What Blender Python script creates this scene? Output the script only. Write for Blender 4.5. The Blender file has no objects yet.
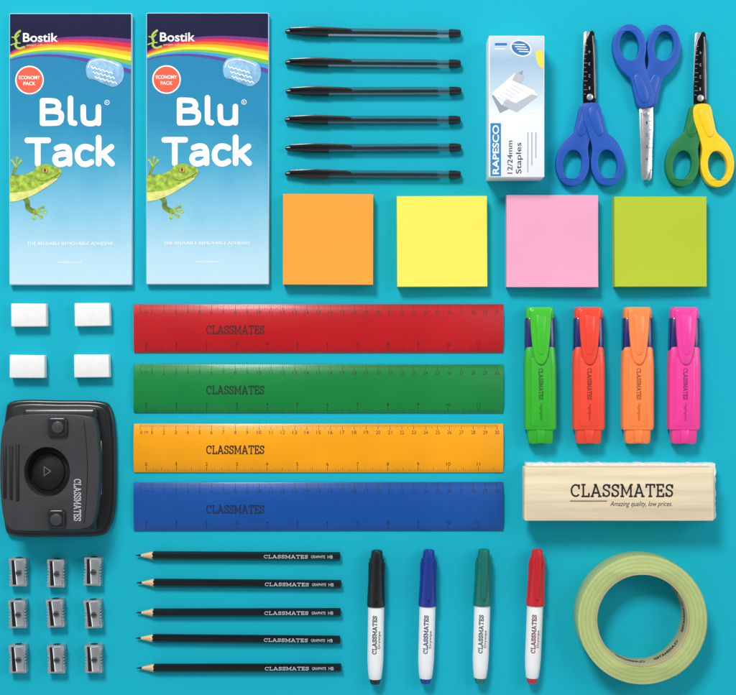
import bpy,bmesh,math,random
from mathutils import Vector
from mathutils.geometry import tessellate_polygon
random.seed(3)
S=0.00083; D=1400.0; CX,CY=368.0,347.5
sc=bpy.context.scene
sc.view_settings.view_transform='Standard'; sc.view_settings.look='None'; sc.view_settings.exposure=0
COL=sc.collection

def W(x,y,z=0):
    k=1-z/D
    return ((x-CX)*k,(CY-y)*k)
def lin(h):
    h=h.lstrip('#'); o=[]
    for i in (0,2,4):
        c=int(h[i:i+2],16)/255
        o.append(c/12.92 if c<=0.04045 else ((c+0.055)/1.055)**2.4)
    return o
# ---------------------------------------------------------------- materials
MATS={}
def M(name,hx,rough=.5,metal=0,spec=.5,coat=0,noise=.04,ns=60,bump=0,bs=800,alpha=1,trans=0,sss=0,stretch=None):
    if name in MATS: return MATS[name]
    m=bpy.data.materials.new(name); m.use_nodes=True; nt=m.node_tree; N=nt.nodes; L=nt.links
    b=N['Principled BSDF']; c=lin(hx)
    b.inputs['Roughness'].default_value=rough; b.inputs['Metallic'].default_value=metal
    b.inputs['Specular IOR Level'].default_value=spec; b.inputs['Coat Weight'].default_value=coat
    b.inputs['Coat Roughness'].default_value=.12
    b.inputs['Transmission Weight'].default_value=trans
    b.inputs['Alpha'].default_value=alpha
    tc=N.new('ShaderNodeTexCoord'); mp=N.new('ShaderNodeMapping'); L.new(tc.outputs['Object'],mp.inputs[0])
    if stretch: mp.inputs['Scale'].default_value=stretch
    no=N.new('ShaderNodeTexNoise'); no.inputs['Scale'].default_value=ns; no.inputs['Detail'].default_value=5
    L.new(mp.outputs[0],no.inputs['Vector'])
    r=N.new('ShaderNodeValToRGB')
    r.color_ramp.elements[0].position=.3; r.color_ramp.elements[1].position=.7
    r.color_ramp.elements[0].color=[x*(1-noise) for x in c]+[1]
    r.color_ramp.elements[1].color=[min(1,x*(1+noise)+noise*.01) for x in c]+[1]
    L.new(no.outputs['Fac'],r.inputs[0]); L.new(r.outputs[0],b.inputs['Base Color'])
    if bump:
        n2=N.new('ShaderNodeTexNoise'); n2.inputs['Scale'].default_value=bs; n2.inputs['Detail'].default_value=4
        L.new(mp.outputs[0],n2.inputs['Vector'])
        bp=N.new('ShaderNodeBump'); bp.inputs['Strength'].default_value=bump; bp.inputs['Distance'].default_value=.0004
        L.new(n2.outputs['Fac'],bp.inputs['Height']); L.new(bp.outputs[0],b.inputs['Normal'])
    MATS[name]=m; return m
def clear_plastic(name,hx,tr=.75):
    m=bpy.data.materials.new(name); m.use_nodes=True; nt=m.node_tree; N=nt.nodes; L=nt.links
    N.remove(N['Principled BSDF']); out=N['Material Output']
    t=N.new('ShaderNodeBsdfTransparent'); t.inputs[0].default_value=lin(hx)+[1]
    g=N.new('ShaderNodeBsdfGlossy'); g.inputs['Roughness'].default_value=.08; g.inputs[0].default_value=(.9,.95,1,1)
    f=N.new('ShaderNodeFresnel'); f.inputs[0].default_value=1.5
    mx=N.new('ShaderNodeMixShader'); L.new(f.outputs[0],mx.inputs[0]); L.new(t.outputs[0],mx.inputs[1]); L.new(g.outputs[0],mx.inputs[2])
    L.new(mx.outputs[0],out.inputs[0]); return m
# ---------------------------------------------------------------- outlines
def ell(cx,cy,rx,ry,n=40,rot=0):
    c,s=math.cos(math.radians(rot)),math.sin(math.radians(rot)); o=[]
    for i in range(n):
        a=2*math.pi*i/n; x,y=rx*math.cos(a),ry*math.sin(a); o.append((cx+x*c-y*s,cy+x*s+y*c))
    return o
def rr(x0,y0,x1,y1,r,n=6):
    o=[]
    for cx,cy,a0 in ((x1-r,y1-r,0),(x0+r,y1-r,90),(x0+r,y0+r,180),(x1-r,y0+r,270)):
        for i in range(n+1):
            a=math.radians(a0+90*i/n); o.append((cx+r*math.cos(a),cy+r*math.sin(a)))
    return o
def spl(P,n=5,closed=True):
    o=[];m=len(P); rng=range(m) if closed else range(m-1)
    for i in rng:
        if closed: p0,p1,p2,p3=P[i-1],P[i],P[(i+1)%m],P[(i+2)%m]
        else: p0,p1,p2,p3=P[max(i-1,0)],P[i],P[i+1],P[min(i+2,m-1)]
        for j in range(n):
            t=j/n
            o.append(tuple(.5*((2*p1[k])+(-p0[k]+p2[k])*t+(2*p0[k]-5*p1[k]+4*p2[k]-p3[k])*t*t+(-p0[k]+3*p1[k]-3*p2[k]+p3[k])*t**3) for k in range(2)))
    if not closed: o.append(tuple(P[-1]))
    return o
def chaikin(P,it=2):
    for _ in range(it):
        Q=[P[0]]
        for a,b in zip(P,P[1:]):
            Q.append((a[0]*.75+b[0]*.25,a[1]*.75+b[1]*.25)); Q.append((a[0]*.25+b[0]*.75,a[1]*.25+b[1]*.75))
        Q.append(P[-1]); P=Q
    return P
def arc(cx,cy,rx,ry,a0,a1,n=14):
    return [(cx+rx*math.cos(math.radians(a0+(a1-a0)*i/n)),cy+ry*math.sin(math.radians(a0+(a1-a0)*i/n))) for i in range(n+1)]
TC={}
def text_geom(s,bold=0,shear=0):
    key=(s,bold,shear)
    if key in TC: return TC[key]
    cu=bpy.data.curves.new('t','FONT'); cu.body=s; cu.offset=bold; cu.shear=shear; cu.resolution_u=4
    ob=bpy.data.objects.new('t',cu); COL.objects.link(ob)
    dg=bpy.context.evaluated_depsgraph_get(); dg.update()
    me=bpy.data.meshes.new_from_object(ob.evaluated_get(dg))
    V=[(v.co.x,v.co.y) for v in me.vertices]; F=[list(p.vertices) for p in me.polygons]
    bpy.data.objects.remove(ob); bpy.data.curves.remove(cu); bpy.data.meshes.remove(me)
    x0=min(v[0] for v in V);x1=max(v[0] for v in V);y0=min(v[1] for v in V);y1=max(v[1] for v in V)
    r=([(v[0]-(x0+x1)/2,v[1]-(y0+y1)/2) for v in V],F,x1-x0,y1-y0); TC[key]=r; return r
SL={'C':(.86,[arc(.46,.5,.38,.44,42,318),[(.75,.6),(.75,.97)]]),
'L':(.76,[[(.2,0),(.2,1)],[(.02,.05),(.74,.05)],[(.69,0),(.69,.32)],[(.02,.95),(.4,.95)]]),
'A':(.98,[[(.13,.02),(.48,1)],[(.46,1),(.84,.02)],[(.25,.32),(.72,.32)],[(0,.05),(.3,.05)],[(.66,.05),(.98,.05)],[(.3,.95),(.55,.95)]]),
'S':(.72,[spl([(.6,.74),(.5,.9),(.35,.94),(.17,.88),(.1,.74),(.17,.6),(.35,.52),(.53,.44),(.61,.28),(.53,.12),(.36,.06),(.18,.1),(.1,.26)],3,False),[(.62,.66),(.62,.97)],[(.08,.03),(.08,.35)]]),
'M':(1.1,[[(.17,0),(.17,1)],[(.93,0),(.93,1)],[(.17,.97),(.55,.22),(.93,.97)],[(0,.05),(.34,.05)],[(.76,.05),(1.1,.05)],[(0,.95),(.2,.95)],[(.9,.95),(1.1,.95)]]),
'T':(.85,[[(.42,0),(.42,1)],[(.03,.95),(.82,.95)],[(.07,1),(.07,.7)],[(.78,1),(.78,.7)],[(.25,.05),(.6,.05)]]),
'E':(.76,[[(.18,0),(.18,1)],[(.02,.95),(.7,.95)],[(.18,.5),(.5,.5)],[(.02,.05),(.72,.05)],[(.65,1),(.65,.72)],[(.67,0),(.67,.3)],[(.5,.37),(.5,.63)]])}
RD={'B':(.7,[[(.09,.09),(.09,.91)],chaikin([(.09,.91),(.34,.91),(.5,.88),(.57,.72),(.5,.57),(.34,.53),(.09,.53)]),chaikin([(.1,.53),(.5,.53),(.63,.45),(.64,.3),(.6,.13),(.45,.09),(.09,.09)])]),
'l':(.28,[[(.1,1),(.1,.22),(.13,.12),(.22,.09)]]),
'u':(.62,[chaikin([(.09,.68),(.09,.3),(.12,.12),(.3,.06),(.47,.12),(.53,.28)]),[(.53,.68),(.53,.09)]]),
'T':(.72,[[(.04,.91),(.68,.91)],[(.36,.91),(.36,.09)]]),
'a':(.6,[chaikin([(.13,.63),(.28,.7),(.46,.67),(.52,.5),(.52,.09)]),chaikin([(.5,.42),(.28,.43),(.1,.37),(.07,.2),(.16,.07),(.32,.07),(.5,.2)])]),
'c':(.54,[chaikin([(.5,.62),(.38,.69),(.2,.68),(.09,.52),(.07,.38),(.1,.2),(.22,.07),(.38,.07),(.5,.15)])]),
'k':(.56,[[(.09,1),(.09,.09)],[(.48,.68),(.14,.37)],[(.22,.43),(.5,.09)]])}
# ---------------------------------------------------------------- mesh builder (photo-like coords, y down, unit = px)
class MB:
    def __init__(s,root=None,zk=0):
        s.bm=bmesh.new(); s.mats=[]; s.root=root; s.k=1-zk/D; s.zi=0
    def cv(s,p):
        if s.root is None: return (p[0]*S,-p[1]*S,p[2]*S)
        rx,ry=s.root['_xy']
        return (((p[0]-CX)*s.k-rx)*S,((CY-p[1])*s.k-ry)*S,p[2]*S)
    def add(s,V,F,mat,bev=0,seg=2,closed=True,ang=30):
        tb=bmesh.new(); vs=[tb.verts.new(s.cv(v)) for v in V]
        for f in F:
            try: tb.faces.new([vs[i] for i in f])
            except ValueError: pass
        tb.normal_update()
        if closed: bmesh.ops.recalc_face_normals(tb,faces=tb.faces)
        else:
            for f in tb.faces:
                if f.normal.z<0: f.normal_flip()
        if bev:
            E=[e for e in tb.edges if len(e.link_faces)==2 and e.calc_face_angle(0)>math.radians(ang)]
            bmesh.ops.bevel(tb,geom=E,offset=bev*S,segments=seg,profile=.5,affect='EDGES',clamp_overlap=True)
        if mat not in s.mats: s.mats.append(mat)
        mi=s.mats.index(mat)
        for f in tb.faces: f.material_index=mi; f.smooth=True
        me=bpy.data.meshes.new('tmp'); tb.to_mesh(me); tb.free(); s.bm.from_mesh(me); bpy.data.meshes.remove(me)
    def prism(s,outer,z0,z1,mat,holes=(),bev=0,seg=2,zf=None,ang=30):
        loops=[outer]+list(holes); flat=[p for l in loops for p in l]; n=len(flat)
        tri=tessellate_polygon([[Vector((p[0],p[1],0)) for p in l] for l in loops]) if holes else None
        top=(lambda p:zf(p[0],p[1])) if zf else (lambda p:z1)
        V=[(p[0],p[1],z0) for p in flat]+[(p[0],p[1],top(p)) for p in flat]; F=[]
        if holes:
            for t in tri: F.append(t); F.append([i+n for i in t])
        else: F+= [list(range(n)),list(range(n,2*n))]
        o=0
        for l in loops:
            m=len(l)
            for i in range(m): a,b=o+i,o+(i+1)%m; F.append([a,b,b+n,a+n])
            o+=m
        s.add(V,F,mat,bev,seg,True,ang)
    def sheet(s,outer,z,mat,holes=()):
        loops=[outer]+list(holes); flat=[p for l in loops for p in l]
        tri=tessellate_polygon([[Vector((p[0],p[1],0)) for p in l] for l in loops])
        s.add([(p[0],p[1],z(p[0],p[1]) if callable(z) else z) for p in flat],[list(t) for t in tri],mat,closed=False)
    def box(s,x0,y0,x1,y1,z0,z1,mat,bev=0,seg=2): s.prism([(x0,y0),(x1,y0),(x1,y1),(x0,y1)],z0,z1,mat,bev=bev,seg=seg)
    def loft(s,loops,mat,caps=True,bev=0):
        n=len(loops[0]); V=[p for l in loops for p in l]; F=[]
        for j in range(len(loops)-1):
            for i in range(n): a=j*n+i;b=j*n+(i+1)%n; F.append([a,b,b+n,a+n])
        if caps: F.append(list(range(n))); F.append(list(range(len(V)-n,len(V))))
        s.add(V,F,mat,bev)
    def lathe(s,ax,c,prof,mat,seg=24,ph=0,caps=True):
        Ls=[]
        for t,r in prof:
            l=[]
            for i in range(seg):
                a=ph+2*math.pi*i/seg; u,v=r*math.cos(a),r*math.sin(a)
                l.append({'x':(c[0]+t,c[1]+u,c[2]+v),'y':(c[0]+u,c[1]+t,c[2]+v),'z':(c[0]+u,c[1]+v,c[2]+t)}[ax])
            Ls.append(l)
        s.loft(Ls,mat,caps)
    def ssec(s,secs,mat,cx=0,pw=4,seg=32):   # superellipse sections along y: (y,hw,hz,zc)
        Ls=[]
        for y,hw,hz,zc in secs:
            l=[]
            for i in range(seg):
                a=2*math.pi*i/seg; c_,s_=math.cos(a),math.sin(a)
                l.append((cx+hw*math.copysign(abs(c_)**(2/pw),c_),y,zc+hz*math.copysign(abs(s_)**(2/pw),s_)))
            Ls.append(l)
        s.loft(Ls,mat)
    def ribbon(s,P,w,z,mat,rnd=False,mp=None,closed=False):
        s.zi+=1; dz=(s.zi%10)*.012; n=len(P); Lf=[];Rt=[]
        for i in range(n):
            a=P[i-1] if (i>0 or closed) else P[i]; b=P[(i+1)%n] if (i<n-1 or closed) else P[i]
            p=P[i]
            def nrm(u,v):
                dx,dy=v[0]-u[0],v[1]-u[1]; l=math.hypot(dx,dy) or 1; return (-dy/l,dx/l)
            n1=nrm(a,p) if a!=p else nrm(p,b); n2=nrm(p,b) if b!=p else n1
            mx,my=n1[0]+n2[0],n1[1]+n2[1]; l=math.hypot(mx,my) or 1; mx/=l;my/=l
            q=w/2/max(.55,mx*n1[0]+my*n1[1]); Lf.append((p[0]+mx*q,p[1]+my*q)); Rt.append((p[0]-mx*q,p[1]-my*q))
        V=[];F=[]
        for l,r in zip(Lf,Rt): V+=[l,r]
        for i in range(n-1 if not closed else n):
            j=(i+1)%n; F.append([2*i,2*i+1,2*j+1,2*j])
        if rnd:
            for (c,d) in ((P[0],P[1]),(P[-1],P[-2])):
                a0=math.atan2(c[1]-d[1],c[0]-d[0]); b0=len(V)
                for k in range(9):
                    a=a0-math.pi/2+math.pi*k/8; V.append((c[0]+w/2*math.cos(a),c[1]+w/2*math.sin(a)))
                F.append(list(range(b0,b0+9)))
        Z=z if callable(z) else (lambda x,y:z)
        V=[(mp(*v) if mp else (v[0],v[1],Z(*v)+dz)) for v in V]
        s.add(V,F,mat,closed=False)
    def text(s,t,x,y,w,z,mat,h=None,rot=0,bold=0,shear=0,mp=None):
        V,F,tw,th=text_geom(t,bold,shear); sx=w/tw; sy=(h/th) if h else sx
        c,q=math.cos(math.radians(rot)),math.sin(math.radians(rot)); o=[]
        Z=z if callable(z) else (lambda a,b:z)
        for u,v in V:
            u*=sx;v*=sy; px,py=x+u*c-v*q,y-(u*q+v*c)
            o.append(mp(px,py) if mp else (px,py,Z(px,py)))
        s.add(o,F,mat,closed=False)
    def glyphs(s,t,G,x,y,w,h,z,mat,wt,rot=0,sp=.07,rnd=False,mp=None):
        tot=sum(G[c][0] for c in t)+sp*(len(t)-1); sx=w/tot; cx=0
        c,q=math.cos(math.radians(rot)),math.sin(math.radians(rot))
        for ch in t:
            gw,st=G[ch]
            for P in st:
                Q=[]
                for a,b in P:
                    u=(cx+a-tot/2)*sx; v=(b-.5)*h; Q.append((x+u*c-v*q,y-(u*q+v*c)))
                s.ribbon(Q,wt*h,z,mat,rnd,mp)
            cx+=gw+sp
    def obj(s,name,parent=None,label=None,sharp=35):
        me=bpy.data.meshes.new(name); s.bm.to_mesh(me); s.bm.free()
        for m in s.mats: me.materials.append(m)
        me.set_sharp_from_angle(angle=math.radians(sharp))
        o=bpy.data.objects.new(name,me); COL.objects.link(o)
        if parent is not None: o.parent=parent
        if label: o['label']=label
        return o
def thing(name,label,cat,x,y,z=0,rot=0,group=None):
    e=bpy.data.objects.new(name,None); e.empty_display_size=.01; COL.objects.link(e)
    w=W(x,y,z); e['_xy']=w; e.location=(w[0]*S,w[1]*S,0); e.rotation_euler=(0,0,math.radians(rot))
    e['label']=label; e['category']=cat
    if group: e['group']=group
    return e
def dup(root,x,y,z=0,rot=0,label=None):
    def cp(o,par):
        n=o.copy(); COL.objects.link(n)
        if par is not None: n.parent=par
        for c in list(o.children): cp(c,n)
        return n
    n=cp(root,None); w=W(x,y,z); n.location=(w[0]*S,w[1]*S,0); n.rotation_euler=(0,0,math.radians(rot))
    if label: n['label']=label
    return n
SLAB=lambda mb,x,y,w,h,z,mat,rot=0,wt=.13,mp=None: mb.glyphs('CLASSMATES',SL,x,y,w,h,z,mat,wt,rot,mp=mp)
# ---------------------------------------------------------------- palette
white=M('white_print','#F6F8F8',.5,noise=.01); black=M('black_plastic','#0B0B0D',.28,coat=.3,noise=.1)
ink=M('black_ink_print','#141416',.6); steel=M('polished_steel','#D6D9DC',.26,.85,noise=.12,bump=.08,bs=400)
steel_dark_refl=M('steel_painted_dark_reflection','#3A3A3F',.16,1,noise=.3,bump=.05,bs=300)  # polished blade steel, the dark reflection is put into its base colour
# ---------------------------------------------------------------- ground
mb=MB(); g=M('turquoise_card','#0EACC2',.8,spec=.22,noise=.035,ns=3,bump=.12,bs=1500)
mb.sheet([(-4000,-4000),(4000,-4000),(4000,4000),(-4000,4000)],0,g)
o=mb.obj('ground'); o['kind']='structure'; o['label']='plain turquoise card background surface'
# ---------------------------------------------------------------- adhesive packs
def gradmat(name,stops,axis=1,rough=.5):
    m=bpy.data.materials.new(name); m.use_nodes=True; nt=m.node_tree;N=nt.nodes;L=nt.links;b=N['Principled BSDF']
    b.inputs['Roughness'].default_value=rough; b.inputs['Specular IOR Level'].default_value=.25
    tc=N.new('ShaderNodeTexCoord'); sp=N.new('ShaderNodeSeparateXYZ'); L.new(tc.outputs['Generated'],sp.inputs[0])
    no=N.new('ShaderNodeTexNoise'); no.inputs['Scale'].default_value=5; L.new(tc.outputs['Generated'],no.inputs['Vector'])
    ma=N.new('ShaderNodeMath'); ma.operation='MULTIPLY_ADD'; ma.inputs[1].default_value=.08; L.new(no.outputs['Fac'],ma.inputs[0]); L.new(sp.outputs[axis],ma.inputs[2])
    su=N.new('ShaderNodeMath'); su.operation='SUBTRACT'; su.inputs[1].default_value=.04; L.new(ma.outputs[0],su.inputs[0])
    r=N.new('ShaderNodeValToRGB'); e=r.color_ramp.elements
    e[0].position,e[0].color=stops[0][0],lin(stops[0][1])+[1]; e[1].position,e[1].color=stops[-1][0],lin(stops[-1][1])+[1]
    for p,c in stops[1:-1]: q=e.new(p); q.color=lin(c)+[1]
    L.new(su.outputs[0],r.inputs[0]); L.new(r.outputs[0],b.inputs['Base Color']); return m
pg=gradmat('pack_blue_gradient',[(0,'#BEDCE9'),(.1,'#B3D7E6'),(.25,'#83C1DA'),(.45,'#3F9FC2'),(.6,'#1786AE'),(.8,'#0E7CA8'),(1,'#0E7AA8')])
R=thing('adhesive_putty_pack','blue and white putty adhesive pack with green lizard print','adhesive pack',70.5,149,8,group='putty adhesive packs lying flat')
mb=MB(R,8); mb.prism(rr(9,13,132,285,1.5),0,7.7,M('pack_card','#BBD6E3',.45),bev=1.2); mb.obj('wallet',R)
mb=MB(R,8); mb.sheet(rr(9.8,13.8,131.2,284.2,1.2),7.8,pg); mb.obj('printed_front',R)
mb=MB(R,8)
navy=M('navy_print','#0B1038',.55,spec=.15)
def band(f0,f1,z,mat,x0=10,x1=131,n=24):
    xs=[x0+(x1-x0)*i/n for i in range(n+1)]; mb.sheet([(x,f0(x)) for x in xs]+[(x,f1(x)) for x in reversed(xs)],z,mat)
def rb(i):
    return lambda x:(52+i*1.2)+(-13+i*3.6)*((x-10)/121)-9*math.sin(math.pi*((x-10)/121)**.8)
band(lambda x:14,rb(.3),7.86,navy)
cols=['#7A2A7A','#D8213B','#F0652A','#F7B51C','#F4E23A','#7CB93A','#2E9AD0','#5D3F95','#BFD3DF']
for i,c in enumerate(cols[:8]): band(rb(i*.9),rb(i*.9+.93),7.9+i*.01,M('rainbow_'+str(i),c,.55,spec=.2))
mb.obj('header_print',R)
mb=MB(R,8)
mb.text('Bostik',40.5,37.5,35,8.0,white,h=9,bold=.015); mb.text('smart adhesives',40,45,27,8.0,M('logo_yellow','#D8C85A',.5),h=2.6)
lg=M('logo_green','#9DBB3A',.5)
mb.ribbon(chaikin([(20,31),(16,34),(15,38),(17,42),(15,46),(19,49),(24,47)]),2.2,8.0,lg,True); mb.ribbon([(12,37),(16,38),(19,35)],1.2,8.0,lg,True); mb.ribbon([(11,45),(16,43),(20,43)],1.2,8.0,lg,True)
mb.glyphs('Blu',RD,70.5,112,62,27.5,8.0,white,.2,sp=.1,rnd=True)
mb.glyphs('Tack',RD,70,152,88,28.5,8.0,white,.2,sp=.09,rnd=True)
mb.ribbon(ell(107,102.5,2.3,2.3,16),.6,8.0,white,closed=True); mb.text('R',107,102.5,1.8,8.0,white)
mb.text('THE REUSABLE REMOVABLE ADHESIVE',70,243.5,86,8.0,white,h=3.2)
mb.text('www.blutack.com',70,262,24,8.0,white,h=2.6)
mb.obj('lettering',R)
mb=MB(R,8)
mb.sheet(ell(29.5,80,14.3,14.3),7.95,white); mb.sheet(ell(29.5,80,13,13),8.02,M('orange_red_print','#E2502C',.45))
mb.text('ECONOMY',29.5,77.5,21,8.08,white,h=3.6,bold=.015); mb.text('PACK',29.5,83.5,12,8.08,white,h=3.6,bold=.015)
mb.obj('round_badge',R)
mb=MB(R,8)
pb=spl([(86,68),(90,60),(100,58),(110,60),(121,64),(124,72),(122,81),(114,87),(104,84),(95,80),(88,78)])
mb.prism(pb,7.8,8.3,M('badge_blue','#7FB0D2',.5,noise=.25,ns=200),bev=.2)
for j in range(3):
    mb.ribbon([(91+j*2+2*i,(67+j*5)+i*.55+(.9 if i%2 else -.6)) for i in range(12)],.9,8.4,white)
mb.ribbon(spl([(88,68),(91,62),(100,60),(110,62),(119,66)],4,False),.7,8.4,white)
mb.obj('adhesive_lump_badge',R)
def lizard(mb):
    sk=M('lizard_green','#93B02C',.5,noise=.55,ns=260); dk=M('lizard_dark_green','#5F7F20',.5,noise=.4,ns=200)  # dk: darker green print for legs, mouth line and eye rim
    yl=M('lizard_belly','#D5D77A',.5,noise=.2,ns=200)
    mb.ribbon(spl([(20,194),(27,201),(28,208),(35,212)],4,False),5,7.92,dk,True)
    for p in ((43,207),(45,212),(41,217),(34,218)): mb.ribbon([(34,211),p],1.8,7.95,sk,True); mb.sheet(ell(p[0],p[1],1.7,1.7,12),8.1,sk)
    mb.ribbon(spl([(11.5,181),(14,172),(16,166)],4,False),3,7.92,dk,True)
    for p in ((12,160),(17,158),(21,161)): mb.ribbon([(16,167),p],1.6,7.95,sk,True); mb.sheet(ell(p[0],p[1],1.6,1.6,12),8.1,sk)
    mb.sheet([(9.9,176)]+spl([(16,175),(26,174),(33,171),(38,166),(46,164),(53,166),(59,168),(61.5,172),(59,177),(53,183),(45,188),(37,193),(29,197),(18,201)],4,False)+[(9.9,202)],8.13,sk)
    mb.sheet([(9.9,193)]+spl([(20,192),(32,190),(44,184),(52,180),(58,178),(53,183),(45,188),(37,193),(29,197),(18,201)],3,False)+[(9.9,202)],8.2,yl)
    mb.ribbon(spl([(60,173),(52,178),(43,181),(38,180)],4,False),.8,8.25,dk)
    mb.sheet(ell(45,170.5,3.6,3.1,18),8.28,dk); mb.sheet(ell(45,170.3,2.8,2.4,18),8.34,M('lizard_eye','#D9A53A',.3)); mb.sheet(ell(45,170.3,.9,2,12),8.4,ink)
mb=MB(R,8); lizard(mb); mb.obj('lizard_print',R)
dup(R,207.5,148.5,8)
# ---------------------------------------------------------------- ballpoint pens
clr=clear_plastic('clear_barrel_plastic','#C9DBDE')
R=thing('ballpoint_pen','clear barrelled black ballpoint pen with black cap','pen',285,31,8,group='row of black ballpoint pens')
zc=5
mb=MB(); mb.lathe('x',(0,0,zc),[(38,4.2),(40,4.4),(160,4.4),(164,4.2)],clr,6,math.pi/6); mb.obj('barrel',R)
mb=MB(); mb.lathe('x',(0,0,zc),[(30,1.2),(45,1.5),(150,1.5),(152,1.1)],black,12); mb.obj('ink_tube',R)
mb=MB(); mb.lathe('x',(0,0,zc),[(163,3),(163.5,4.3),(170,4.2),(174,3.6),(175,2.6)],black,20); mb.obj('end_plug',R)
mb=MB(); mb.lathe('x',(0,0,zc),[(0,1.2),(1,2.2),(6,2.8),(14,3.6),(18,4.6),(40,5),(43,4.9)],black,20); cap=mb.obj('cap',R)
mb=MB(); mb.prism([(4,-3.2),(30,-4.6),(60,-3.2),(66,-1.6),(67,0),(65,.4),(40,-.2),(4,-.6)],9,11,black,bev=.7); mb.obj('clip',cap)
for i,(y,r,dx) in enumerate([(62,-.4,0),(91,.2,.5),(119.5,0,-.3),(148,.3,.3),(173.5,-.3,0)]): dup(R,285+dx,y,8,r)
R.rotation_euler[2]=math.radians(-.6)
# ---------------------------------------------------------------- staple box
R=thing('staple_box','white cardboard box of staples with blue lettering','staple box',516,106,34)
mb=MB(R,34); wc=M('white_card_box','#E9ECEF',.5,noise=.03,bump=.05); mb.prism(rr(489,35.5,544.5,177,.8,3),0,33,wc,bev=.8); mb.obj('carton',R)
mb=MB(R,34); mb.sheet([(489.8,36.3),(543.7,36.3),(543.7,112),(489.8,116)],33.1,gradmat('box_print_gradient',[(0,'#E6EBEF'),(.35,'#BBCFDE'),(.7,'#9DBAD2'),(1,'#CAD8E3')]))
mb.sheet(spl([(536,52),(542,50),(543.5,60),(543.5,68),(538,64)]),33.2,M('box_yellow','#EFD64A',.5))
bl=M('box_blue','#1F6FB5',.5); mb.sheet(ell(521,48,11,8,30,20),33.2,white); mb.sheet(ell(521,48,9.6,6.8,30,20),33.28,bl)
for j in range(4): mb.ribbon([(513+j*2,44+j*2.4),(525+j*1.5,44.5+j*2.4)],.9,33.35,white)
mb.ribbon([(495,44),(507,44)],2.2,33.3,bl); mb.ribbon([(495,49),(505,49)],1.2,33.3,white)
mb.obj('printed_panel',R)
mb=MB(R,34)
w1=M('staple_light','#F4F6F8',.4); w2=M('staple_mid','#C4CCD4',.35,.3); w3=M('staple_shade','#8E9BA8',.4)
mb.sheet([(492,96),(514,76),(523,70),(519,104),(500,113)],33.22,w3)
mb.sheet([(492,93),(516,72),(524,76),(521,84),(534,90),(538,96),(517,112),(502,105)],33.28,w1)
mb.sheet([(516,72),(524,76),(521,84),(512,80)],33.34,w2); mb.sheet([(502,105),(517,112),(538,96),(532,94),(516,103),(506,99)],33.34,w2)
for j in range(6): mb.ribbon([(497+j*3,97-j*2.6),(507+j*3,103-j*2.6)],.3,33.38,w3)
mb.obj('staple_strip_print',R)
mb=MB(R,34)
mb.sheet([(490.5,123),(501,123),(501,176),(490.5,176)],33.2,M('box_blue_band','#1E7FC0',.5))
mb.text('RAPESCO',495.8,149.5,49,33.3,white,h=6.5,rot=90,bold=.02)
mb.text('12/24mm',510,157,33,33.3,ink,h=5,rot=90); mb.text('Staples',519.5,158,31,33.3,ink,h=7,rot=90)
for j in range(3): mb.ribbon([(528+j*4,132),(528+j*4,172-j*7)],.8,33.3,M('grey_print','#9AA3AB',.6))
mb.obj('lettering',R)
# ---------------------------------------------------------------- scissors
def scissors(x,y,rot,ca,cb,bm_,label,marks,par):
    R=thing('scissors',label,'scissors',x,y,9,rot,group='school scissors')
    H=[(-8,-2),(-12.5,12),(-16,25),(-25,34),(-31.5,45),(-33.8,59),(-30,72),(-20.5,79),(-10,77),(-3,68),(-.6,56),(-2,42),(2,27),(7,12),(6,-1)]
    def handle(sg,z,mat):
        mb=MB(); f=lambda P:[(sg*a,b) for a,b in P]
        mb.prism(f(spl(H,4)),z,z+9,mat,holes=[f(ell(-17.4,58,9.6,14.6,32,8))],bev=2.6,seg=3); mb.prism(f(spl([(-6,2),(-10,14),(-13,26),(-8,30),(-2,20),(2,8),(0,2)],3)),z+8.9,z+9.8,mat,bev=.6)
        return mb.obj('handle',R)
    handle(1,.5,ca); handle(-1,2.2,cb)
    def blade(z,mat,dx,a):
        mb=MB(); P=[(-6.5,8),(-7.2,-20),(-6.4,-48),(-4.5,-66),(-1.5,-74),(1.5,-75.5),(3.6,-73),(4.6,-60),(5.8,-30),(6.5,8)]
        c,s_=math.cos(math.radians(a)),math.sin(math.radians(a)); P=[(u*dx*c-v*s_,u*dx*s_+v*c) for u,v in P]
        mb.prism(P,z,z+1.3,mat,bev=.45); return mb
    blade(4.5,steel,-1,-1.6).obj('blade',R)
    mb=blade(7,bm_,1,.8); mb.ribbon([(5.2,-8),(4.2,-50),(2.8,-70)],1,8.36,steel)
    if marks:
        for j in range(13): mb.ribbon([(-6,-12-j*4.4),(-6+(3.4 if j%2 else 2),-12-j*4.4)],.4,8.36,marks)
        for j in range(4): mb.text(str(j+1),-.4,-18-j*12,1.2 if j==0 else 2,8.4,marks,h=3,rot=180)
    mb.obj('blade',R)
    mb=MB(); mb.lathe('z',(0,-9,7),[(0,3.4),(1.8,3.4),(2.6,2.8),(2.9,1.5)],steel,20); mb.obj('rivet',R)
blp=M('blue_handle_plastic','#144FAE',.4,coat=.15,noise=.08,bump=.1,bs=2000); grp=M('green_handle_plastic','#0E7438',.4,coat=.15,bump=.1,bs=2000); ylp=M('yellow_handle_plastic','#F0C60A',.4,coat=.15,bump=.1,bs=2000)
mk=M('mark_light','#8E9196',.5)
scissors(590,106,0,blp,blp,steel_dark_refl,'blue handled school scissors with closed blades coloured as a dark reflection',mk,0)
scissors(646.5,104.5,180,blp,blp,steel,'blue handled scissors turned upside down with bright ruled blade',ink,0)
scissors(700.5,107,-.8,grp,ylp,steel_dark_refl,'scissors with one green and one yellow handle',mk,0)
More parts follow.
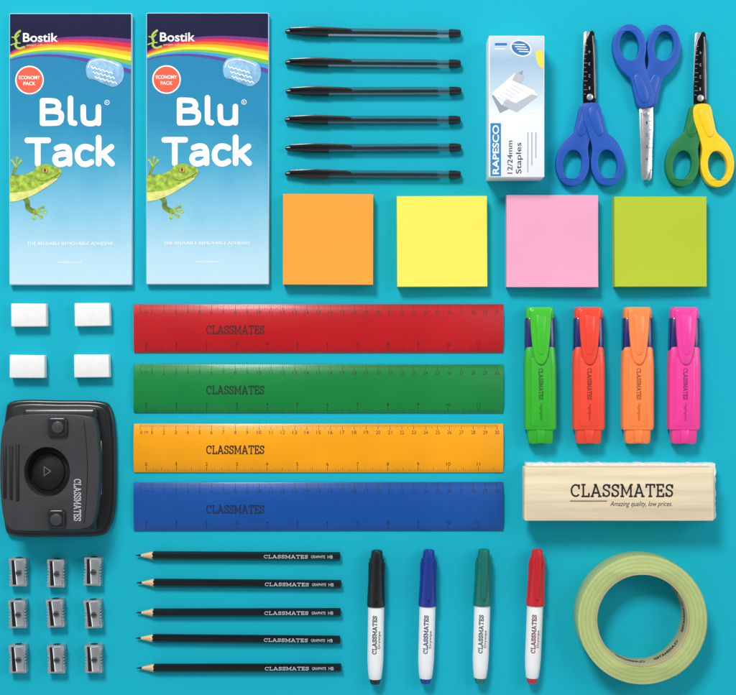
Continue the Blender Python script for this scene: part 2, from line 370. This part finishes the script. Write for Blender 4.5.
# ---------------------------------------------------------------- sticky notes
def notes(x0,y0,x1,y1,hx,nm,r):
    R=thing('sticky_note_pad','square pad of %s sticky notes'%nm,'sticky notes',(x0+x1)/2,(y0+y1)/2,13,r,group='square sticky note pads')
    w=(x1-x0)/2*.99; h=(y1-y0)/2*.99; m=M('paper_'+nm.replace(' ','_'),hx,.85,spec=.1,noise=.03,ns=12,bump=.06)
    m2=M('paper_edge_'+nm.replace(' ','_'),hx,.85,spec=.1,noise=.3,ns=90,stretch=(.02,.02,30))
    mb=MB(); mb.prism([(-w,-h),(w,-h),(w+.3,h),(-w+.3,h)],0,12.4,m2)
    mb.obj('sheet_stack',R)
    mb=MB(); nx=12; V=[];F=[]
    for j in range(nx+1):
        for i in range(nx+1):
            u=i/nx;v=j/nx; V.append((-w+.1+2*w*u,-h+2*h*v,12.5+2.0*(v**3)*(.5+.5*math.sin(3*u+r*12))+.2*math.sin(3*u)))
    for j in range(nx):
        for i in range(nx): a=j*(nx+1)+i; F.append([a,a+1,a+nx+2,a+nx+1])
    mb.add(V,F,m,closed=False); mb.obj('top_sheet',R)
notes(283,194,373,284.5,'#F79F40','orange',-.2); notes(397,196,487,286.5,'#EDE25E','yellow',.2)
notes(506.5,195,598,287,'#E9A3BF','pink',-.1); notes(614.5,196.5,706.5,286.5,'#B2C43A','lime green',.1)
# ---------------------------------------------------------------- erasers
R=thing('eraser','small plain white rectangular rubber eraser','eraser',28.5,315,11,group='small white erasers')
er=M('white_rubber','#E8E8E6',.7,spec=.2,noise=.03,ns=150,bump=.1,bs=900); mb=MB(); mb.prism([(-17.5,-11.5),(17.2,-11.3),(17.6,11.4),(-17.3,11.6)],0,11,er,bev=1.1,seg=3); mb.obj('rubber_block',R)
for x,y,r in ((92,314.5,.6),(27,366.5,-.6),(91.5,366,.3)): dup(R,x,y,11,r)
# ---------------------------------------------------------------- rulers
def ruler(y0,hx,nm,r,ic):
    R=thing('ruler','translucent %s plastic thirty centimetre ruler'%nm,'ruler',318.5,y0+24.3,4,r,group='coloured plastic rulers')
    m=M('ruler_plastic_'+nm,hx,.36,spec=.4,coat=.12,noise=.1,ns=14,bump=.05,bs=45)
    mb=MB(); hw=184.5; prof=[(-24.3,0),(24.3,0),(24.3,1.6),(13.3,4),(-13.3,4),(-24.3,1.6)]
    zf=lambda x,y:1.6+2.4*min(1,max(0,24.3-abs(y))/11)+.08
    mb.loft([[(x,a,b) for a,b in prof] for x in (-hw,hw)],m,bev=.5); mb.obj('blade',R)
    mb=MB(); V=[];F=[]
    def tick(x,ya,yb,w):
        n=len(V)
        for u,v in ((x-w,ya),(x+w,ya),(x+w,yb),(x-w,yb)): V.append((u,v,zf(u,v)))
        F.append([n,n+1,n+2,n+3])
    for i in range(301):
        L_=5.2 if i%10==0 else (4 if i%5==0 else 2.6); tick(-178+i*1.187,-23.6,-23.6+L_,.13 if i%10 else .2)
    for i in range(int(11.7*16)+1):
        L_=5.2 if i%16==0 else (4 if i%8==0 else (3.2 if i%4==0 else 2.2)); tick(-172+i*30.15/16,23.6,23.6-L_,.13 if i%16 else .2)
    mb.add(V,F,ic,closed=False)
    dw=lambda i:(.9 if i==1 else (3.2 if i==11 else (2.1 if i<10 else 4.2)))
    for i in range(31): mb.text(str(i),-178+i*11.87+(1.2 if i==0 else 0),-15.8,dw(i),zf,ic,h=3.5)
    mb.text('cm',-172,-16,4,zf,ic,h=2.2)
    for i in range(12): mb.text(str(i),-172+i*30.15,15.8,dw(i),zf,ic,h=3.5)
    mb.obj('scale_marking',R)
    mb=MB(); SLAB(mb,-83,1.5 if nm!='blue' else 2.5,58,8.6,4.1,ic,wt=.14); mb.obj('lettering',R)
ruler(304,'#B80C16','red',0,M('ruler_ink_red','#3C0508',.6)); ruler(364.3,'#068038','green',-.05,M('ruler_ink_green','#042E12',.6))
ruler(424,'#F2A000','yellow',0,M('ruler_ink_yellow','#2A1C02',.6)); ruler(482.5,'#054C9C','blue',.05,M('ruler_ink_blue','#03163A',.6))
# ---------------------------------------------------------------- highlighters
def highl(x,hx,nm,r,clipc):
    R=thing('highlighter_pen','%s highlighter with flat barrel and wide clip cap'%nm,'highlighter',x,307,18,r,group='row of fluorescent highlighters')
    m=M('fluoro_'+nm.replace(' ','_'),hx,.35,coat=.2,noise=.05,ns=40); mc=M('fluoro_clip_'+nm.replace(' ','_'),clipc,.28,coat=.35,noise=.05)
    col=M('indigo_cap_plastic','#1F1C66',.25,coat=.4,noise=.15)
    mb=MB(); mb.ssec([(38,13.6,8,9),(40,14.8,8.6,9),(58,15.9,9,9),(118,15.9,9,9),(121,15.2,8.6,9),(122,13,7.5,9),(133,12.4,7.2,9),(135,11,6,9)],m,pw=5)
    mb.prism([(-4,121.5),(4,121.5),(3.4,134),(-3.4,134)],15.5,17.2,m,bev=.5); mb.prism(rr(-9.8,50,9.8,118,2.5),17,18.3,m,bev=.5); mb.obj('barrel',R)
    mb=MB(); mb.ssec([(10,13.4,7.5,9),(12,14.6,8.2,9),(40,15,8.4,9),(48,15,8.4,9)],col,pw=5); cp=mb.obj('cap',R)
    mb=MB(); mb.ssec([(0,12,6.5,9),(1.5,13.6,7.6,9),(10,14.2,8,9),(11.5,13.6,7.6,9)],mc,pw=5); mb.obj('cap_top',cp)
    mb=MB(); mb.prism(spl([(-10,3),(0,1.5),(10,3),(10.2,14),(9.2,30),(7.6,44),(4.6,54),(0,57),(-4.6,54),(-7.6,44),(-9.2,30),(-10.2,14)],3),15.5,20.5,mc,bev=1.6,seg=3)
    mb.prism(spl([(-5,10),(0,8),(5,10),(4.6,26),(3,44),(0,47),(-3,44),(-4.6,26)],3),20.3,21.2,mc,bev=.5); mb.obj('clip',cp)
    ik=M('highlighter_ink_'+nm.replace(' ','_'),{'green':'#1B5A18','red':'#8E1A10','orange':'#9A4A10','pink':'#8A1260'}[nm],.6)
    mb=MB(); SLAB(mb,0,76,31,4.2,18.42,ik,rot=-90,wt=.16); mb.text('Highlighter',0,104,17,18.42,ik,h=3.2,rot=-90); mb.obj('lettering',R)
highl(540.5,'#2FAE27','green',.3,'#40BE2C'); highl(589.5,'#EC4630','red',0,'#F04530'); highl(638.8,'#F98442','orange',0,'#FA8A4A'); highl(686,'#EC3A98','pink',-.4,'#F040A0')
# ---------------------------------------------------------------- whiteboard eraser
R=thing('whiteboard_eraser','pale wooden whiteboard eraser with white felt underside','board eraser',619,493,34)
mb=MB(R,14); 
fo=[]
for i in range(64): fo.append((526+i*3.0,463.3+random.uniform(-.5,.5)))
for i in range(18): fo.append((715.6+random.uniform(-.6,.6),464+i*3.1))
fo+=[(715,519),(528,519)]
mb.prism(fo,0,13.9,M('white_felt','#E6E6E0',.95,spec=.05,noise=.1,ns=400,bump=1,bs=1200),bev=0); mb.obj('felt_pad',R)
mb=MB(R,34); wd=M('pale_wood','#E3D2B2',.6,spec=.25,noise=.12,ns=30,bump=.15,bs=300,stretch=(.25,6,6)); mb.prism(rr(524.5,467.5,714,521,1.5),14,34,wd,bev=3,seg=2); mb.obj('wooden_back',R)
mb=MB(R,34); SLAB(mb,622,490.5,103,13,34.15,ink,wt=.13); mb.text('Amazing quality, low prices.',641,504.5,62,34.15,ink,h=6.5,shear=.35)
mb.ribbon([(570,501),(607,501)],.7,34.15,ink); mb.obj('lettering',R)
# ---------------------------------------------------------------- hole punch
R=thing('hole_punch','black two hole desk punch with oval lever recess','hole punch',58,468,20)
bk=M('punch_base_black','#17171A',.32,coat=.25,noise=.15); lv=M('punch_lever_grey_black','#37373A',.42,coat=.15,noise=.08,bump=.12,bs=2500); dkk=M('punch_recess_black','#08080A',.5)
mb=MB(R,8); base=spl([(14,401),(60,400.5),(100,401.5),(111,409),(115,430),(116,468),(115,508),(109,529),(98,536),(55,537),(14,536),(4,524),(2,468),(5,415)],5)
mb.prism(base,0,8,bk,bev=2.5,seg=3); inner=[(60+(a-60)*.93,468+(b-468)*.94) for a,b in base]; mb.prism(inner,7.5,11,bk,bev=1.5); mb.obj('base_tray',R)
mb=MB(R,24); mb.prism(rr(24,409,96,424,3),9,28,bk,bev=3); mb.prism(rr(24,512,96,531,3),9,28,bk,bev=3); mb.prism(rr(78,424,93,514,2),9,22,bk,bev=1.5)
mb.lathe('y',(98,441,20),[(0,3),(54,3)],steel,14); mb.obj('punch_frame',R)
mb=MB(R,44); lev=spl([(8,420),(20,415.5),(55,415),(86,417),(94,423),(97,445),(98,470),(97,498),(93,521),(84,528),(52,530),(22,530.5),(9,527),(2.5,512),(0,470),(2,432)],5)
ov=ell(47,472,23,25,48)
mb.prism(lev,24,44,lv,holes=[ov],bev=3.5,seg=4)
mb.prism(rr(48,417,68,436,4),43,49,bk,bev=2,seg=3); mb.prism(rr(48,509,66,528,4),43,49,bk,bev=2,seg=3)
mb.prism(ell(59,427,6,6,24),48.5,51,lv,bev=1); mb.prism(ell(57.5,519,6,6,24),48.5,51,lv,bev=1)
for x in (3.2,9.5,16): mb.prism(rr(x,447-x*.2,x+3.4,498+x*.2,1.6),43.5,44.8,dkk,bev=.4)
mb.ribbon(spl([(84,421),(86.5,445),(87.5,470),(86.5,498),(84,524)],4,False),.9,44.1,dkk)
lev_o=mb.obj('lever',R)
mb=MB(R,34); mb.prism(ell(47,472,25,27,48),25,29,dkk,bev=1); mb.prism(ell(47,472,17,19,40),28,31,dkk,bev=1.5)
gp=M('grey_mark','#6B6B70',.6); mb.ribbon([(43.5,467),(43.5,476),(50,471.5)],.8,31.2,gp,closed=True); mb.obj('thumb_recess',lev_o)
mb=MB(R,44)
SLAB(mb,77.5,500,42,7.2,44.25,M('silver_print','#B9B9BE',.5),rot=-90,wt=.12); mb.obj('lettering',lev_o)
# ---------------------------------------------------------------- pencil sharpeners
R=thing('pencil_sharpener','small silver metal wedge pencil sharpener with screwed blade','sharpener',17,573,14,group='grid of metal pencil sharpeners')
al=M('cast_aluminium','#BCBEC0',.4,.7,noise=.15,ns=300,bump=.25,bs=1500)
mb=MB(); out=[(-8.5,-14),(8.5,-14)]+[(8.5-1.7*math.sin(math.pi*t/8),-10+20*t/8) for t in range(9)]+[(8.5,14),(-8.5,14)]+[(-8.5+1.7*math.sin(math.pi*t/8),10-20*t/8) for t in range(9)]
mb.prism(out,0,12,al,bev=.6,zf=lambda x,y:11.5-y*.1+.0*x)
for sg in (-1,1):
    for j in range(7): mb.box(sg*7.6-.7,-9+j*3-.6,sg*7.6+.7,-9+j*3+.6,1,10.8,al,bev=.2)
mb.lathe('y',(0,-14.3,6),[(0,3.6),(.25,3.6)],dkk,20); body=mb.obj('wedge_body',R)
zt=lambda x,y:12.2-y*.1
mb=MB(); mb.sheet([(-5.6,-12.6),(-2.2,-12.6),(-.6,12),(-5,12)],zt,dkk); mb.obj('shaving_slot',body)
mb=MB(); zb=lambda x,y:13.2-y*.1; mb.prism([(-2.6,-12.5),(5.8,-13),(6.6,11.6),(-1,12.2)],11.9,13,steel,zf=zb,bev=.25); mb.sheet([(-2.6,-12.4),(-1.7,-12.4),(0,12),(-.9,12.1)],lambda x,y:zb(x,y)+.06,white); bl_o=mb.obj('blade',R)
mb=MB(); mb.lathe('z',(1.8,0,12.6),[(0,3.1),(1.6,3.1),(2.2,2.5),(2.4,.8)],M('brass_screw','#8C8C88',.3,1),20); mb.box(-.8,-.45,4.4,.45,14.4,15.1,dkk); mb.obj('screw',bl_o)
for y in (573,615,660):
    for x in (17,55,92.5):
        if (x,y)!=(17,573): dup(R,x+random.uniform(-.8,.8),y+random.uniform(-1,1)+(-1 if x==92.5 else 0),14,random.uniform(-3,3))
# ---------------------------------------------------------------- pencils
R=thing('pencil','black hexagonal graphite pencil sharpened at one end','pencil',135,556,8,group='row of black pencils')
r=4.3; zc=r*.866
pb_=M('pencil_black_lacquer','#0A0B0D',.3,coat=.3,noise=.1)
ring0=[(2*math.pi*i/24, r*.866/math.cos((2*math.pi*i/24)%(math.pi/3)-math.pi/6)) for i in range(24)]
def hexring(t,sc_=1,scal=0): return [(t+scal*(h-r*.866)/(r*.134),h*sc_*math.cos(a),zc+h*sc_*math.sin(a)) for a,h in ring0]
mb=MB(); mb.loft([hexring(16,1,2.4),hexring(30),hexring(203),hexring(204,.9)],pb_); mb.obj('lacquered_shaft',R,sharp=22)
mb=MB(); mb.lathe('x',(0,0,zc),[(5,1.1),(16.5,3.9),(18,3.7)],M('cedar_wood','#D9B48A',.7,noise=.2,ns=200,stretch=(.3,4,4)),20); mb.obj('wooden_point',R)
mb=MB(); mb.lathe('x',(0,0,zc),[(0,.3),(1,.6),(5.2,1.25)],M('graphite','#2B2B2E',.35,.4),14); mb.obj('graphite_tip',R)
sv=M('silver_foil_print','#C9CED2',.4); zt=2*zc+.12
mb=MB(); SLAB(mb,150,0,44,3.3,zt,sv,wt=.15); mb.text('GRAPHITE',182,0,14,zt,sv,h=2.8); mb.text('HB',194,0,5,zt,sv,h=3.2); mb.obj('lettering',R)
for x,y,q in ((136,583.5,-.4),(135.5,613.5,.1),(135,639,-.5),(136,669,.1)): dup(R,x,y,8,q)
R.rotation_euler[2]=math.radians(-.3)
# ---------------------------------------------------------------- whiteboard markers
def marker(xt,yt,xb,hx,nm,tc):
    rot=math.degrees(math.atan2(xb-xt,133))
    R=thing('whiteboard_marker','white barrelled whiteboard marker with %s cap'%nm,'marker pen',xt,yt,10,rot,group='row of whiteboard markers')
    zc=9.4; m=M('marker_cap_'+nm,hx,.32,coat=.25,noise=.08); wb=M('marker_white_barrel','#EEF0F0',.35,coat=.2,noise=.02)
    mb=MB(); mb.lathe('y',(0,0,zc),[(50,7.5),(57,8),(108,8),(118,7.4),(127,6.4),(128,5.8)],wb,32); mb.obj('barrel',R)
    mb=MB(); mb.lathe('y',(0,0,zc),[(127.5,5.6),(131,5.2),(133,4.2),(133.5,2)],m,24); mb.obj('end_plug',R)
    mb=MB(); mb.lathe('y',(0,0,zc),[(0,4),(.8,5.4),(8,6.2),(8.6,7.4),(30,8.3),(52,9.2),(55,9.3),(56,8.9)],m,32)
    for i in range(14):
        a=math.pi*2*i/14; mb.lathe('y',(7.6*math.cos(a)*1.0,12,zc+7.6*math.sin(a)),[(0,.2),(1,.7),(30,.75),(32,.2)],m,6)
    cp=mb.obj('cap',R)
    mb=MB(); mb.prism(spl([(-2.4,3),(2.4,3),(2.6,30),(1.6,46),(0,48),(-1.6,46),(-2.6,30)],3),16,21.5,m,bev=1); mb.obj('clip',cp)
    f=lambda x,y:zc+math.sqrt(max(.1,64.0-x*x))+.42
    ik=M('marker_ink_'+nm,tc,.6)
    mb=MB(); SLAB(mb,-1.2,83,38,4.2,f,ik,rot=90,wt=.16); mb.text('Drywipe',3.6,88,17,f,ik,h=3,rot=90); mb.obj('lettering',R)
marker(377,550,375,'#0E0E10','black','#2A2A2C'); marker(429,549.5,425.5,'#113190','blue','#26336A'); marker(484,549,480,'#067063','green','#1E5A50'); marker(537.5,549,532,'#C81824','red','#7E2A2C')
# ---------------------------------------------------------------- masking tape
def ringmat(name,hx):
    m=M(name,hx,.42,coat=.15,noise=.05,ns=50); nt=m.node_tree;N=nt.nodes;L=nt.links; P=N['Principled BSDF']
    tc=N.new('ShaderNodeTexCoord')
    def wave(sc_,dist):
        w=N.new('ShaderNodeTexWave'); w.wave_type='RINGS'; w.rings_direction='Z'; w.inputs['Scale'].default_value=sc_; w.inputs['Distortion'].default_value=dist; w.inputs['Detail'].default_value=3; w.inputs['Detail Scale'].default_value=8
        L.new(tc.outputs['Object'],w.inputs['Vector']); return w
    w=wave(420,1.2); w2=wave(95,3)
    b=N.new('ShaderNodeBump'); b.inputs['Strength'].default_value=.3; b.inputs['Distance'].default_value=.0003; L.new(w.outputs['Fac'],b.inputs['Height']); L.new(b.outputs[0],P.inputs['Normal'])
    r=N.new('ShaderNodeValToRGB'); r.color_ramp.elements[0].color=(.84,.87,.8,1); r.color_ramp.elements[1].color=(1,1,1,1); L.new(w2.outputs['Fac'],r.inputs[0])
    src=P.inputs['Base Color'].links[0].from_socket
    mx=N.new('ShaderNodeMixRGB'); mx.blend_type='MULTIPLY'; mx.inputs[0].default_value=1; L.new(src,mx.inputs[1]); L.new(r.outputs[0],mx.inputs[2]); L.new(mx.outputs[0],P.inputs['Base Color'])
    P.inputs['Subsurface Weight'].default_value=.15; P.inputs['Subsurface Radius'].default_value=(1,1.2,.6); P.inputs['Subsurface Scale'].default_value=.003
    return m
R=thing('tape_roll','roll of pale yellow green translucent tape on card core','tape',642.5,620,30)
mb=MB(); mb.prism(ell(0,0,63,63,128),0,30,ringmat('pale_green_tape','#B8C480'),holes=[ell(0,0,46.4,46.4,128)],bev=.7)
mb.loft([[(63.2*math.cos(math.radians(a)),63.2*math.sin(math.radians(a)),.5),(63.5*math.cos(math.radians(a)),63.5*math.sin(math.radians(a)),.5),(63.5*math.cos(math.radians(a)),63.5*math.sin(math.radians(a)),29.8),(63.2*math.cos(math.radians(a)),63.2*math.sin(math.radians(a)),29.8)] for a in range(-60,62,4)],MATS['pale_green_tape'])
mb.obj('wound_tape',R)
mb=MB(); mb.prism(ell(0,0,46.3,46.3,128),0,29.6,M('card_core','#AFA67E',.8,noise=.1),holes=[ell(0,0,44.2,44.2,128)],bev=.3)
core=mb.obj('card_core',R)
mb=MB()
for k in range(7):
    mp=lambda x,y,k=k:(44.05*math.cos(x/44+k*.9),44.05*math.sin(x/44+k*.9),15+y)
    mb.glyphs('CLASSMATES',SL,0,0,30,7,0,ink,.14,mp=mp)
mb.obj('lettering',core)
# ---------------------------------------------------------------- lights
w=bpy.data.worlds.new('World'); sc.world=w; w.use_nodes=True; N=w.node_tree.nodes;L=w.node_tree.links
tc=N.new('ShaderNodeTexCoord'); sp=N.new('ShaderNodeSeparateXYZ'); L.new(tc.outputs['Generated'],sp.inputs[0])
r=N.new('ShaderNodeValToRGB'); r.color_ramp.elements[0].position=.55; r.color_ramp.elements[0].color=(.62,.64,.66,1); r.color_ramp.elements[1].position=.97; r.color_ramp.elements[1].color=(.18,.19,.2,1)
L.new(sp.outputs[2],r.inputs[0]); L.new(r.outputs[0],N['Background'].inputs[0]); N['Background'].inputs[1].default_value=1
def area(name,loc,size,e,c=(1,1,1)):
    l=bpy.data.lights.new(name,'AREA'); l.shape='SQUARE'; l.size=size; l.energy=e; l.color=c
    o=bpy.data.objects.new(name,l); COL.objects.link(o); o.location=loc; o.rotation_euler=(Vector((0,0,0))-Vector(loc)).to_track_quat('-Z','Y').to_euler()
area('softbox_lamp',(-.6,1.5,1.7),.55,45,(1,.99,.97))
area('fill_lamp',(1.4,.5,1.4),.8,8)
cd=bpy.data.cameras.new('Camera'); cam=bpy.data.objects.new('Camera',cd); COL.objects.link(cam); sc.camera=cam
cam.location=(0,0,D*S); cd.sensor_fit='HORIZONTAL'; cd.sensor_width=36; cd.lens=36*D/736; cd.clip_start=.01; cd.clip_end=50
for o in COL.objects:
    if '_xy' in o.keys(): del o['_xy']
